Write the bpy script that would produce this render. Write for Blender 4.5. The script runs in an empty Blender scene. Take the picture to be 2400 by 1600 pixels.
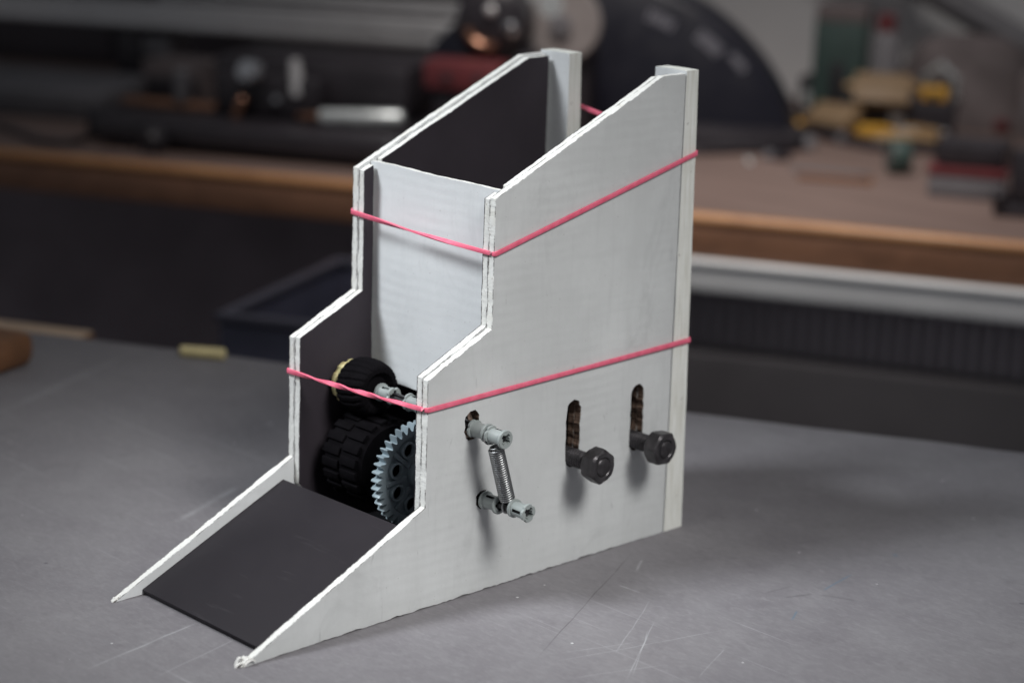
import bpy, bmesh, math, random
from mathutils import Vector, Matrix
from mathutils.geometry import tessellate_polygon
random.seed(7)
R = math.radians
S = 0.001                       # everything below is written in millimetres
sc = bpy.context.scene
col = sc.collection

# ------------------------------------------------------------------ camera
cd = bpy.data.cameras.new('camera'); cam = bpy.data.objects.new('camera', cd); col.objects.link(cam)
r_, u_, f_ = Vector((.69288562, .72042738, .02989844)), Vector((-.20254901, .15467502, .96697959)), Vector((-.69201403, .67606215, -.25309395))
cam.matrix_world = Matrix(((r_.x, u_.x, -f_.x, .60578745), (r_.y, u_.y, -f_.y, -.39060798), (r_.z, u_.z, -f_.z, .28699601), (0, 0, 0, 1)))
cd.lens = 72.6288; cd.sensor_width = 36; cd.sensor_fit = 'HORIZONTAL'
cd.clip_start = .01; cd.clip_end = 50
cd.dof.use_dof = True; cd.dof.focus_distance = .752; cd.dof.aperture_fstop = 6.9
sc.camera = cam

# ------------------------------------------------------------------ light
w = bpy.data.worlds.new('World'); sc.world = w; w.use_nodes = True
w.node_tree.nodes['Background'].inputs[0].default_value = (.90, .93, 1, 1)
w.node_tree.nodes['Background'].inputs[1].default_value = .12

def lamp(name, to, direction, dist, size, power, colour, spread=180):
    ld = bpy.data.lights.new(name, 'AREA'); ld.shape = 'DISK'; ld.size = size
    ld.energy = power; ld.color = colour; ld.spread = R(spread)
    o = bpy.data.objects.new(name, ld); col.objects.link(o)
    d = Vector(direction).normalized(); o.location = Vector(to) + d * dist
    o.rotation_euler = d.to_track_quat('Z', 'Y').to_euler()
    return o
lamp('ceiling_lamp_right', (.095, .085, .05), (.70, -.10, .74), 1.0, .42, .42, (1, .99, .97), 28)
lamp('ceiling_lamp_left', (.07, .12, .08), (-.36, -.62, .80), 1.0, .34, .42, (.92, .965, 1), 27)
lamp('bench_fill_light', (-.42, .84, .0), (.17, -.36, .92), 1.1, .45, 1.3, (1, .94, .90), 54)  # added fill that brightens the bench area, not an actual ceiling lamp
sc.view_settings.view_transform = 'Standard'; sc.view_settings.look = 'None'
sc.view_settings.exposure = 0; sc.view_settings.gamma = 1
sc.cycles.use_denoising = True
sc.cycles.max_bounces = 6
sc.cycles.adaptive_threshold = .02

# ------------------------------------------------------------------ materials
class N:
    def __init__(s, name):
        s.m = bpy.data.materials.new(name); s.m.use_nodes = True; s.t = s.m.node_tree
        s.b = s.t.nodes['Principled BSDF']; s._c = None
    def n(s, typ, **kw):
        x = s.t.nodes.new(typ)
        for k, v in kw.items():
            if k[0] == 'i' and k[1:].isdigit(): s.link(v, x.inputs[int(k[1:])])
            else: setattr(x, k, v)
        return x
    def link(s, v, inp):
        if hasattr(v, 'is_output'): s.t.links.new(v, inp)
        else: inp.default_value = v
    def co(s, kind='Object'):
        if s._c is None: s._c = s.n('ShaderNodeTexCoord')
        return s._c.outputs[kind]
    def map(s, scale=(1, 1, 1), rot=(0, 0, 0), vec=None):
        return s.n('ShaderNodeMapping', i0=vec or s.co(), i2=rot, i3=scale).outputs[0]
    def noise(s, scale, detail=3, rough=.55, vec=None, dist=0):
        x = s.n('ShaderNodeTexNoise', i0=vec or s.co())
        x.inputs['Scale'].default_value = scale; x.inputs['Detail'].default_value = detail
        x.inputs['Roughness'].default_value = rough; x.inputs['Distortion'].default_value = dist
        return x.outputs['Fac']
    def ramp(s, f, a, b, va=0.0, vb=1.0):
        x = s.n('ShaderNodeMapRange', i0=f, i1=a, i2=b, i3=va, i4=vb); return x.outputs[0]
    def math(s, op, a, b=0.0, c=0.0):
        return s.n('ShaderNodeMath', operation=op, i0=a, i1=b, i2=c).outputs[0]
    def mix(s, f, a, b, blend='MIX'):
        x = s.n('ShaderNodeMix', data_type='RGBA', blend_type=blend)
        s.link(f, x.inputs[0]); s.link(a, x.inputs[6]); s.link(b, x.inputs[7]); return x.outputs[2]
    def bump(s, h, strength=.3, dist=.0005):
        x = s.n('ShaderNodeBump'); s.link(h, x.inputs['Height'])
        x.inputs['Strength'].default_value = strength; x.inputs['Distance'].default_value = dist
        s.link(x.outputs[0], s.b.inputs['Normal'])
    def set(s, colour=None, rough=None, metal=None, spec=None):
        if colour is not None: s.link(colour, s.b.inputs['Base Color'])
        if rough is not None: s.link(rough, s.b.inputs['Roughness'])
        if metal is not None: s.b.inputs['Metallic'].default_value = metal
        if spec is not None: s.b.inputs['Specular IOR Level'].default_value = spec
        return s.m
def c4(r, g, b): return (r, g, b, 1)

def plain(name, colour, rough=.5, metal=0, var=.18, scale=60, bump=.15, spec=.5):
    k = N(name); f = k.noise(scale, 4)
    lo = c4(*[x * (1 - var) for x in colour]); hi = c4(*[min(1, x * (1 + var)) for x in colour])
    rr = k.ramp(k.noise(scale * 2.3, 3), .3, .7, max(0, rough - .08), min(1, rough + .08))
    k.set(k.mix(k.ramp(f, .3, .7), lo, hi), rr, metal, spec)
    if bump: k.bump(k.noise(scale * 6, 3), bump, .0004)
    return k.m

def paper(name, colour, stain=.16):
    k = N(name)
    blot = k.noise(16, 4, .6)
    streak = k.noise(1, 4, .6, k.map((6, 60, 7)))
    fibre = k.noise(420, 3, .7)
    flute = k.n('ShaderNodeTexWave', wave_type='BANDS', bands_direction='Z', i0=k.map((1, 1, 1)))
    flute.inputs['Scale'].default_value = 78; flute.inputs['Distortion'].default_value = 3.5
    flute.inputs['Detail'].default_value = 2; flute.inputs['Detail Scale'].default_value = .6
    base = c4(*colour); dk = c4(*[x * (1 - stain) for x in colour]); lt = c4(*[min(1, x * (1 + stain * .5)) for x in colour])
    a = k.mix(k.ramp(blot, .3, .7), dk, lt)
    a = k.mix(k.ramp(streak, .46, .74, 0, .40), a, c4(*[x * .84 for x in colour]))
    a = k.mix(k.ramp(fibre, .2, .8, 0, .16), a, c4(*[x * .80 for x in colour]))
    wv = k.noise(1, 3, .6, k.map((40, 40, 330)))
    a = k.mix(k.ramp(wv, .52, .66, 0, .13), a, c4(*[x * .78 for x in colour]))
    grid = k.noise(1, 3, .6, k.map((330, 330, 30)))
    a = k.mix(k.ramp(grid, .54, .68, 0, .20), a, c4(*[x * .80 for x in colour]))
    smudge = k.noise(1, 5, .7, k.map((38, 38, 22), (.5, .2, .3)), dist=1.0)
    a = k.mix(k.ramp(smudge, .55, .72, 0, .55), a, c4(*[x * .76 for x in colour]))
    pen = k.noise(1, 3, .5, k.map((20, 260, 60), (.6, 0, 0)), dist=.6)
    a = k.mix(k.math('MULTIPLY', k.ramp(pen, .69, .72, 0, .35), k.ramp(k.noise(9, 2), .5, .6)), a, c4(*[x * .45 for x in colour]))
    spots = k.noise(900, 1, .4)
    a = k.mix(k.ramp(spots, .74, .80, 0, .35), a, c4(.25, .23, .22))
    k.set(a, .78, spec=.25)
    h = k.math('ADD', k.math('MULTIPLY', k.math('MULTIPLY', flute.outputs['Fac'], k.ramp(k.noise(22, 2), .35, .65)), .27), k.math('ADD', k.math('MULTIPLY', fibre, .35), k.math('MULTIPLY', k.noise(28, 3), 1.6)))
    k.bump(h, .40, .00035)
    return k.m

def edge_mat(name, colour=(.80, .80, .77), black=False):
    # painted cut edge of corrugated board: UV u = mm along the edge, v = across the thickness
    k = N(name); uv = k.co('UV')
    sep = k.n('ShaderNodeSeparateXYZ', i0=uv)
    u, v = sep.outputs[0], sep.outputs[1]
    n1 = k.noise(.35, 4, .6, uv); n2 = k.noise(.9, 3, .6, uv)
    vv = k.math('ADD', v, k.math('MULTIPLY', k.math('SUBTRACT', n2, .5), .22))
    tri = k.math('PINGPONG', k.math('ADD', u, k.math('MULTIPLY', n1, 2.0)), 2.6)
    zig = k.math('ABSOLUTE', k.math('SUBTRACT', vv, k.math('ADD', k.math('MULTIPLY', tri, .24), .18)))
    zigm = k.math('MULTIPLY', k.ramp(zig, .0, .055, 1, 0), k.ramp(n1, .50, .62, 0, .55))
    rim = k.math('ABSOLUTE', k.math('SUBTRACT', k.math('ABSOLUTE', k.math('SUBTRACT', vv, .5)), .47))
    rimm = k.math('MULTIPLY', k.ramp(rim, .03, .16, 1, 0), k.ramp(k.noise(1, 4, .7, k.map((.09, .01, 1), vec=uv)), .44, .54, 0, .95))
    tear = k.math('MULTIPLY', k.ramp(k.noise(.5, 5, .7, k.map((1, 3.5, 1), vec=uv)), .62, .67, 0, .8), 1.0)
    a = k.mix(k.ramp(n1, .3, .7), c4(*[x * .90 for x in colour]), c4(*colour))
    a = k.mix(k.ramp(k.noise(.12, 3, .6, uv), .52, .68, 0, .35), a, c4(.62, .58, .47))
    a = k.mix(zigm, a, c4(.30, .29, .29))
    a = k.mix(rimm, a, c4(.07, .06, .06))
    a = k.mix(tear, a, c4(.24, .20, .16))
    if black:
        lim = k.ramp(k.noise(1, 4, .75, k.map((.28, .02, 1), vec=uv)), .3, .72, -.04, .20)
        a = k.mix(k.ramp(k.math('SUBTRACT', lim, v), -.02, .02), a, c4(.04, .035, .042))
    k.set(a, .7, spec=.3)
    h = k.math('SUBTRACT', k.math('ADD', k.noise(.8, 4, .65, uv), k.math('MULTIPLY', n1, .8)), k.math('ADD', zigm, k.math('MULTIPLY', rimm, 1.4)))
    k.bump(h, .45, .0005)
    return k.m

def strip_mat(name):
    k = N(name); uv = k.co('UV')
    f = k.noise(1, 4, .6, k.map((.05, 5, 1), vec=uv)); g = k.noise(1, 4, .7, k.map((.16, 2.2, 1), vec=uv))
    a = k.mix(k.ramp(f, .3, .7), c4(.66, .66, .60), c4(.84, .85, .82))
    a = k.mix(k.ramp(g, .64, .70, 0, .7), a, c4(.25, .24, .22))
    k.set(a, .7, spec=.3); k.bump(k.math('ADD', f, k.math('MULTIPLY', k.noise(.6, 3, .6, uv), .5)), .45, .0005)
    return k.m

def core_mat(name):
    k = N(name); uv = k.co('UV'); sep = k.n('ShaderNodeSeparateXYZ', i0=uv)
    u, v = sep.outputs[0], sep.outputs[1]
    sheets = k.math('PINGPONG', k.math('MULTIPLY', k.math('ADD', v, k.math('MULTIPLY', k.noise(.5, 2, .5, uv), .15)), 1.0), .5)
    flu = k.math('PINGPONG', k.math('ADD', u, k.math('MULTIPLY', k.noise(.4, 3, .6, uv), 2.5)), 2.2)
    st = k.noise(1, 4, .6, k.map((.22, 4, 1), vec=uv))
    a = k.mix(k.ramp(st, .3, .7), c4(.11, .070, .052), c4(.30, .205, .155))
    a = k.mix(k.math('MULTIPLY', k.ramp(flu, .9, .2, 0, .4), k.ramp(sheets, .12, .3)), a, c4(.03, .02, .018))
    a = k.mix(k.ramp(sheets, .07, .02, 0, .6), a, c4(.48, .42, .36))
    k.set(a, .85, spec=.2); k.bump(k.math('ADD', st, k.ramp(flu, .2, .9)), .7, .0008)
    return k.m

def table_mat():
    k = N('worn_grey_sheet')
    big = k.noise(7, 4, .6); mid = k.noise(34, 5, .65, dist=.6); fine = k.noise(520, 3, .7)
    a = k.mix(k.ramp(big, .3, .7), c4(0.164, 0.154, 0.168), c4(0.224, 0.213, 0.223))
    a = k.mix(k.ramp(mid, .38, .70, 0, .38), a, c4(0.253, 0.246, 0.255))
    brush = k.noise(1, 4, .65, k.map((90, 170, 1), (0, 0, R(-34))), dist=1.8)
    a = k.mix(k.ramp(brush, .50, .75, 0, .20), a, c4(0.308, 0.302, 0.310))
    a = k.mix(k.ramp(brush, .50, .28, 0, .14), a, c4(0.129, 0.121, 0.132))
    a = k.mix(k.ramp(k.noise(60, 5, .7, dist=.4), .58, .72, 0, .35), a, c4(0.124, 0.111, 0.122))
    a = k.mix(k.ramp(fine, .35, .75, 0, .22), a, c4(0.150, 0.145, 0.156))
    for q_, (an_, st_) in enumerate(((20, .13), (80, .13), (-45, .13))):
        fb_ = k.noise(1, 3, .6, k.map((230, 620, 1), (0, 0, R(an_))), dist=.7)
        a = k.mix(k.ramp(fb_, .55, .70, 0, st_), a, c4(0.338, 0.336, 0.339))
        a = k.mix(k.ramp(fb_, .44, .30, 0, st_ * .7), a, c4(0.101, 0.098, 0.101))
    hsum = k.math('MULTIPLY', fine, .5)
    # many hairline scratches in a few directions
    for i, (ang, sx, sy, lo, st) in enumerate(((28, 5, 420, .70, .34), (62, 6, 380, .70, .34), (-12, 5, 460, .71, .28), (8, 4, 520, .71, .28), (105, 7, 300, .72, .30), (44, 3, 260, .71, .30))):
        vec = k.map((sx, sy, 1), (0, 0, R(ang)))
        f = k.noise(1, 2, .5, vec, dist=.25)
        patch = k.ramp(k.noise(6 + i * 2.1, 2, .5), .42, .62)
        m = k.math('MULTIPLY', k.ramp(f, lo, lo + .035, 0, st), patch)
        a = k.mix(m, a, c4(0.437, 0.433, 0.449) if i % 4 != 3 else c4(0.368, 0.356, 0.380))
        hsum = k.math('SUBTRACT', hsum, k.math('MULTIPLY', m, .8))
    # the single scratches, pencil and pen marks one can point to
    sep = k.n('ShaderNodeSeparateXYZ', i0=k.co()); X, Y = sep.outputs[0], sep.outputs[1]
    wob = k.math('MULTIPLY', k.math('SUBTRACT', k.noise(40, 2), .5), .0016)
    for (x0, y0, x1, y1, wd, colr, st) in SCRATCHES:
        if colr is LT: st *= .6; wd *= .8
        x0, y0, x1, y1, wd = [q * S for q in (x0, y0, x1, y1, wd)]
        L = math.hypot(x1 - x0, y1 - y0); dx, dy = (x1 - x0) / L, (y1 - y0) / L
        rx = k.math('SUBTRACT', X, x0); ry = k.math('SUBTRACT', Y, y0)
        al = k.math('ADD', k.math('MULTIPLY', rx, dx), k.math('MULTIPLY', ry, dy))
        ac = k.math('ABSOLUTE', k.math('ADD', wob, k.math('SUBTRACT', k.math('MULTIPLY', ry, dx), k.math('MULTIPLY', rx, dy))))
        m = k.math('MULTIPLY', k.ramp(ac, wd * .3, wd, st, 0), k.math('MULTIPLY', k.ramp(al, 0, L * .12), k.ramp(al, L * .8, L, 1, 0)))
        m = k.math('MULTIPLY', m, k.ramp(k.noise(90, 2), .3, .6, .35, 1))
        a = k.mix(m, a, c4(*colr))
    dots = k.n('ShaderNodeTexVoronoi', i0=k.co()); dots.inputs['Scale'].default_value = 38
    a = k.mix(k.ramp(dots.outputs['Distance'], .030, .045, .7, 0), a, c4(.09, .085, .10))
    d2 = k.n('ShaderNodeTexVoronoi', i0=k.map((1, 1, 1), (0, 0, 1.1))); d2.inputs['Scale'].default_value = 55
    a = k.mix(k.ramp(d2.outputs['Distance'], .022, .035, .8, 0), a, c4(.68, .68, .68))
    k.set(a, k.ramp(mid, .3, .7, .55, .70), spec=.35)
    k.bump(hsum, .20, .0003)
    return k.m
LT, DKC, BL = (.50, .51, .52), (.07, .065, .07), (.06, .16, .24)
SCRATCHES = []     # filled from the measured marks below
def scr(*a): SCRATCHES.append(a)
for q in ((88.1, 186.2, 138.8, 81.3, .36, DKC, .6), (109.2, 155.1, 120, 155.7, .9, LT, .8), (96.4, 182.4, 103.6, 170.6, .9, LT, .7),
          (163, 211.5, 159.1, 234.7, .5, BL, .5), (169.3, 187.8, 174, 178.4, .6, BL, .5), (156, 266.4, 159.3, 263.4, 1.2, BL, .5),
          (164.8, 207.3, 178.2, 213.1, 1.0, DKC, .5), (158, 194.3, 162.7, 206.3, .9, DKC, .4), (150.5, 191.6, 152.1, 206.4, .7, DKC, .35),
          (142.4, 138.9, 172.5, 90.8, .4, LT, .6), (146.1, 131.7, 170.9, 96, .35, LT, .6), (144.5, 85.4, 164.2, 153.4, .35, LT, .5),
          (153.1, 106.4, 127, 153.6, .45, LT, .5), (158.4, 81.1, 171.2, 113.4, .4, LT, .5), (185.6, 113.6, 174.9, 140.8, .4, LT, .5),
          (140.5, 91.4, 151.2, 120.8, .4, LT, .5), (37.9, 11.9, 47.5, -41.1, .9, LT, .55), (58, 14.4, 68, -28.2, .6, LT, .35),
          (-230.9, 90.1, -283.8, 197.8, 4, LT, .25), (-75, 114.6, -53.9, 66.4, 2.6, LT, .45), (-140, 178.6, -137.4, 179.9, 1.8, LT, .9)): scr(*q)

def wood(name, a, b, rough=.5):
    k = N(name); v = k.map((3, 55, 55), (0, 0, R(-27.5)))
    f = k.noise(1, 5, .65, v, dist=1.2)
    k.set(k.mix(k.ramp(f, .3, .7), c4(*a), c4(*b)), k.ramp(k.noise(8, 3), .3, .7, rough - .1, rough + .1)); k.bump(f, .15, .0005)
    return k.m

MP = paper('grey_white_paper', (.60, .615, .615))
MPB = paper('white_paper', (.76, .78, .79), .10)
ME = edge_mat('painted_edge'); MEB = edge_mat('painted_edge_with_black', black=True)
MC = core_mat('bare_corrugation'); MSTR = strip_mat('painted_strip_edge')
MK = plain('matt_black_paint', (.037, .031, .038), .62, var=.12, scale=40, bump=.10, spec=.22)
def board_black():
    k = N('matt_black_board'); f = k.noise(30, 4)
    a = k.mix(k.ramp(f, .3, .7), c4(.021, .0185, .022), c4(.026, .023, .027))
    a = k.mix(k.ramp(k.noise(1, 4, .6, k.map((30, 260, 30), (0, 0, .5))), .62, .72, 0, .25), a, c4(.07, .065, .07))
    d = k.n('ShaderNodeTexVoronoi', i0=k.co()); d.inputs['Scale'].default_value = 70
    sep_ = k.n('ShaderNodeSeparateColor', i0=d.outputs['Color'])
    a = k.mix(k.math('MULTIPLY', k.ramp(d.outputs['Distance'], .02, .045, 1, 0), k.ramp(sep_.outputs[0], .62, .66)), a, c4(.40, .39, .38))
    k.set(a, k.ramp(f, .3, .7, .55, .70), spec=.14); k.bump(k.noise(320, 3), .12, .0003)
    return k.m
MKR = board_black()
MBUSH = plain('grey_plastic', (.275, .305, .30), .38, var=.05, scale=90, bump=.03)
MGEAR = plain('blue_grey_plastic', (.30, .37, .405), .38, var=.05, scale=90, bump=.03)
MAX = plain('black_plastic', (.018, .017, .019), .35, var=.1, bump=.02)
MRUB = plain('black_rubber', (.0055, .005, .006), .8, var=.2, scale=120, bump=.2, spec=.02)
MTAN = plain('tan_plastic', (.95, .74, .38), .45, var=.30, scale=330, bump=.1)
MSTEEL = plain('black_oxide_steel', (.066, .062, .066), .36, metal=.6, var=.45, scale=180, bump=.25)
MSPR = plain('spring_wire', (.33, .335, .34), .36, metal=1, var=.08, scale=120, bump=0)
MTAB = table_mat()

def rubber_band_mat():
    k = N('pink_rubber'); f = k.noise(300, 3)
    k.set(k.mix(k.ramp(f, .3, .7), c4(.74, .13, .21), c4(.84, .18, .275)), .48, spec=.4)
    k.b.inputs['Subsurface Weight'].default_value = .25
    k.b.inputs['Subsurface Radius'].default_value = (.0015, .0006, .0006)
    k.bump(k.noise(700, 2), .1, .0003)
    return k.m
MBAND = rubber_band_mat()

# ------------------------------------------------------------------ mesh builder
class MB:
    def __init__(s): s.v = []; s.f = []; s.mi = []; s.uv = []
    def add(s, verts, faces, mi=0, uvs=None):
        o = len(s.v); s.v += [tuple(p) for p in verts]
        for i, f in enumerate(faces):
            s.f.append([o + j for j in f]); s.mi.append(mi if isinstance(mi, int) else mi[i])
            s.uv.append(uvs[i] if uvs else None)
        return s
    def box(s, x0, x1, y0, y1, z0, z1, bev=0, mi=0, fn=None):
        bm = bmesh.new(); bmesh.ops.create_cube(bm, size=1)
        for v in bm.verts: v.co = ((x0 + x1) / 2 + v.co.x * (x1 - x0), (y0 + y1) / 2 + v.co.y * (y1 - y0), (z0 + z1) / 2 + v.co.z * (z1 - z0))
        if bev: bmesh.ops.bevel(bm, geom=bm.edges[:], offset=bev, segments=2, profile=.5, affect='EDGES')
        bm.verts.index_update()
        s.add([fn(v.co) if fn else v.co[:] for v in bm.verts], [[v.index for v in f.verts] for f in bm.faces], mi); bm.free(); return s
    def lathe(s, prof, o=(0, 0, 0), ax=(1, 0, 0), n=32, rad=None, mi=0, cap=True, skip=None):
        # prof: (distance along the axis, radius); rad(theta, i) scales the radius
        ax = Vector(ax).normalized(); t = Vector((0, 0, 1)) if abs(ax.z) < .9 else Vector((1, 0, 0))
        e1 = (t - ax * t.dot(ax)).normalized(); e2 = ax.cross(e1); o = Vector(o)
        vs = []; fs = []
        for i, (d, r) in enumerate(prof):
            for k in range(n):
                th = 2 * math.pi * k / n; q = r * (rad(th, i) if rad else 1)
                vs.append(o + ax * d + (e1 * math.cos(th) + e2 * math.sin(th)) * q)
        for i in range(len(prof) - 1):
            for k in range(n):
                if skip and skip(i, k): continue
                fs.append([i * n + k, i * n + (k + 1) % n, (i + 1) * n + (k + 1) % n, (i + 1) * n + k])
        if cap:
            fs.append(list(range(n))[::-1]); fs.append([(len(prof) - 1) * n + k for k in range(n)])
        return s.add(vs, fs, mi)
    def tube(s, pts, r, n=8, closed=False, mi=0):
        vs = []; fs = []; m = len(pts); P = [Vector(p) for p in pts]; prev = None
        for i in range(m):
            a = P[i - 1] if (i > 0 or closed) else P[i]; b = P[(i + 1) % m] if (i < m - 1 or closed) else P[i]
            t = (b - a).normalized()
            if prev is None: prev = t.orthogonal().normalized()
            e = (prev - t * prev.dot(t)).normalized(); prev = e; g = t.cross(e)
            rr = r[i] if isinstance(r, (list, tuple)) else r
            for k in range(n):
                th = 2 * math.pi * k / n; vs.append(P[i] + (e * math.cos(th) + g * math.sin(th)) * rr)
        for i in range(m if closed else m - 1):
            for k in range(n): fs.append([i * n + k, i * n + (k + 1) % n, (i + 1) % m * n + (k + 1) % n, (i + 1) % m * n + k])
        if not closed: fs.append(list(range(n))[::-1]); fs.append([(m - 1) * n + k for k in range(n)])
        return s.add(vs, fs, mi)
    def build(s, name, mats, parent=None, smooth=40, fn=None):
        me = bpy.data.meshes.new(name)
        org = parent.matrix_world.translation if False else (ORG.get(parent.name, Vector()) if parent else Vector())
        me.from_pydata([(Vector(fn(p) if fn else p) - org) * S for p in s.v], [], s.f)
        for m in (mats if isinstance(mats, (list, tuple)) else [mats]): me.materials.append(m)
        me.polygons.foreach_set('material_index', s.mi)
        if any(s.uv):
            l = me.uv_layers.new(name='UVMap')
            for p, q in zip(me.polygons, s.uv):
                if q:
                    for li, c in zip(p.loop_indices, q): l.data[li].uv = c
        bm = bmesh.new(); bm.from_mesh(me); bmesh.ops.recalc_face_normals(bm, faces=bm.faces); bm.to_mesh(me); bm.free()
        if smooth:
            me.polygons.foreach_set('use_smooth', [True] * len(me.polygons)); me.set_sharp_from_angle(angle=R(smooth))
        o = bpy.data.objects.new(name, me); col.objects.link(o)
        if parent: o.parent = parent; ORG[o.name] = org
        else: ORG[o.name] = Vector()
        return o
ORG = {}
def empty(name, at, label, cat, group=None):
    o = bpy.data.objects.new(name, None); col.objects.link(o); o.empty_display_size = .01
    o.location = Vector(at) * S; ORG[o.name] = Vector(at); tag(o, label, cat, group); return o
def tag(o, label=None, cat=None, group=None, kind=None):
    if label: o['label'] = label
    if cat: o['category'] = cat
    if group: o['group'] = group
    if kind: o['kind'] = kind
    return o

def smooth_noise(seed):
    rnd = random.Random(seed); c = [(rnd.uniform(.05, .16), rnd.uniform(0, 6.3), 1.0), (rnd.uniform(.25, .5), rnd.uniform(0, 6.3), .6), (rnd.uniform(.8, 1.6), rnd.uniform(0, 6.3), .35)]
    return lambda t: sum(a * math.sin(f * t + p) for f, p, a in c)
def rough_outline(pts, seed, amp=.09, step=1.6, base=True):
    # walks a closed polygon, cuts it into short pieces and lets the blade wander a little
    nz = smooth_noise(seed); out = []; acc = 0; m = len(pts); rnd = random.Random(seed)
    for i in range(m):
        a, b = Vector(pts[i]), Vector(pts[(i + 1) % m]); L = (b - a).length; k = max(1, int(L / step))
        d = (b - a) / L; nrm = Vector((-d.y, d.x))
        for j in range(k):
            t = j / k; p = a + (b - a) * t; q = amp * nz(acc + L * t) * min(1, 3 * min(t, 1 - t) + .25) + rnd.uniform(-.35, .35) * amp
            if base and a.y < .01 and b.y < .01: p = p + Vector((0, (.22 + abs(q) * 3.5) * min(1, 8 * min(t, 1 - t))))
            else: p = p + nrm * q
            out.append((p.x, max(p.y, 0)))
        acc += L
    return out
def slab(loops, x0, x1, holes_mi=3, mb=None, face_bulge=None):
    # a sheet lying in the Y-Z plane between x0 (inside face) and x1 (outside face); materials 0 outside 1 inside 2 cut edge 3 hole wall
    mb = mb or MB(); flat = [p for l in loops for p in l]
    tri = tessellate_polygon([[Vector((p[0], p[1], 0)) for p in l] for l in loops])
    mb.add([(x1, p[0], p[1]) for p in flat], [list(t) for t in tri], 0)
    mb.add([(x0, p[0], p[1]) for p in flat], [list(t) for t in tri], 1)
    for li, l in enumerate(loops):
        n = len(l); acc = 0
        for i in range(n):
            a, b = l[i], l[(i + 1) % n]; L = math.dist(a, b)
            mb.add([(x1, *a), (x1, *b), (x0, *b), (x0, *a)], [[0, 1, 2, 3]], 2 if li == 0 else holes_mi,
                   [[(acc, 1), (acc + L, 1), (acc + L, 0), (acc, 0)]])
            acc += L
    return mb
def slot(y, z0, z1, r, seed, n=9):
    rnd = random.Random(seed); pts = []
    for k in range(n): th = math.pi * k / (n - 1); pts.append((y + r * math.cos(th), z1 - r + r * math.sin(th)))
    st = max(1, int((z1 - z0 - 2 * r) / 2))
    for k in range(1, st): pts.append((y - r, z1 - r + (z0 + r - z1 + r) * k / st))
    for k in range(n): th = math.pi + math.pi * k / (n - 1); pts.append((y + r * math.cos(th), z0 + r + r * math.sin(th)))
    for k in range(1, st): pts.append((y + r, z0 + r + (z1 - r - z0 - r) * k / st))
    return [(a + rnd.uniform(-.32, .32), b + rnd.uniform(-.3, .3)) for a, b in pts]

# ------------------------------------------------------------------ setting
A = R(27.5); E1 = Vector((math.cos(A), math.sin(A), 0)); E2 = Vector((-math.sin(A), math.cos(A), 0))
def U(p): return E1 * p[0] + E2 * p[1] + Vector((0, 0, p[2]))       # bench frame: along, away, up

mb = MB(); n = 90; nz = smooth_noise(3); far = []
for i in range(n + 1):
    uu = -700 + 1500 * i / n; far.append((uu, 323 + .8 * nz(uu * .2) + random.uniform(-.5, .3) * (1 if uu > 90 else .4)))
top = [(-700, -900)] + [(800, -900)] + far[::-1]
vs = [(a, b, 0) for a, b in top] + [(a, b, -19) for a, b in top]; m_ = len(top)
mb.add(vs, [list(range(m_)), [m_ + i for i in range(m_)][::-1]] + [[i, (i + 1) % m_, m_ + (i + 1) % m_, m_ + i] for i in range(m_)])
tabletop = tag(mb.build('tabletop', MTAB, smooth=0, fn=U), kind='structure')
tag(tabletop, 'worn grey tabletop with scratches under the cardboard machine')
MFL = plain('dark_floor', (.26, .23, .26), .7, scale=8)
tag(MB().box(-2500, 2500, -2000, 2500, -760, -740).build('floor', MFL, smooth=0, fn=U), kind='structure')
MWALL = plain('pale_wall', (.82, .82, .82), .8, var=.05, scale=5, bump=.05)
tag(MB().box(-340, 1700, 1480, 1500, -740, 1400).build('wall', MWALL, smooth=0, fn=U), kind='structure')

# ------------------------------------------------------------------ the cardboard machine
W = 80.0; T = 3.15
disp = empty('cardboard_dispenser', (40, 110, 0), 'tall white cardboard box with stepped sides, black inside and black ramp', 'cardboard box')
outer = [(0, 0), (212.3, 0), (212.3, 187), (199.7, 186.9), (113, 148.9), (112.8, 100.8), (82.2, 86.6), (82.0, 39.0)]
inner = [(82.2, 29.0), (100, 9), (211, 9), (211, 186.2), (199.8, 186.1), (122.2, 152.1), (122.2, 66), (117.8, 66), (117.8, 150.0), (113.3, 148.2), (113.1, 101.2), (82.5, 87.0)]
H1 = slot(104.0, 60.6, 71.9, 3.6, 1); H2 = slot(157.2, 39.0, 66.2, 3.75, 2); H3 = slot(193.2, 38.8, 66.2, 3.7, 3); H4 = slot(110.2, 32.7, 39.9, 3.3, 4)
def grow(h, k, s):
    rnd = random.Random(s); cy = sum(p[0] for p in h) / len(h); cz = sum(p[1] for p in h) / len(h)
    return [(cy + (p[0] - cy) * k + rnd.uniform(-.25, .25), cz + (p[1] - cz) * (1 + (k - 1) * .3) + rnd.uniform(-.2, .2)) for p in h]
# right side: outside face at x = W
rp = slab([rough_outline(outer, 11)] + [H1, H2, H3, H4], W - T, W).build('side_panel', [MP, MP, ME, MC], disp, smooth=0)
slab([rough_outline(inner, 12, .10)] + [grow(H1, 1.04, 5), grow(H2, 1.03, 6), grow(H3, 1.03, 7), grow(H4, 1.05, 8)], W - 2 * T - .18, W - T - .18).build('inner_layer', [MP, MK, MEB, MC], rp, smooth=0)
# left side: outside face at x = 0 (inside is towards +x)
lp = slab([rough_outline(outer, 21)], T, 0).build('side_panel', [MP, MPB, ME, MC], disp, smooth=0)
slab([rough_outline(inner, 22, .10)], 2 * T + .18, T + .18).build('inner_layer', [MP, MK, MEB, MC], lp, smooth=0)
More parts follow.
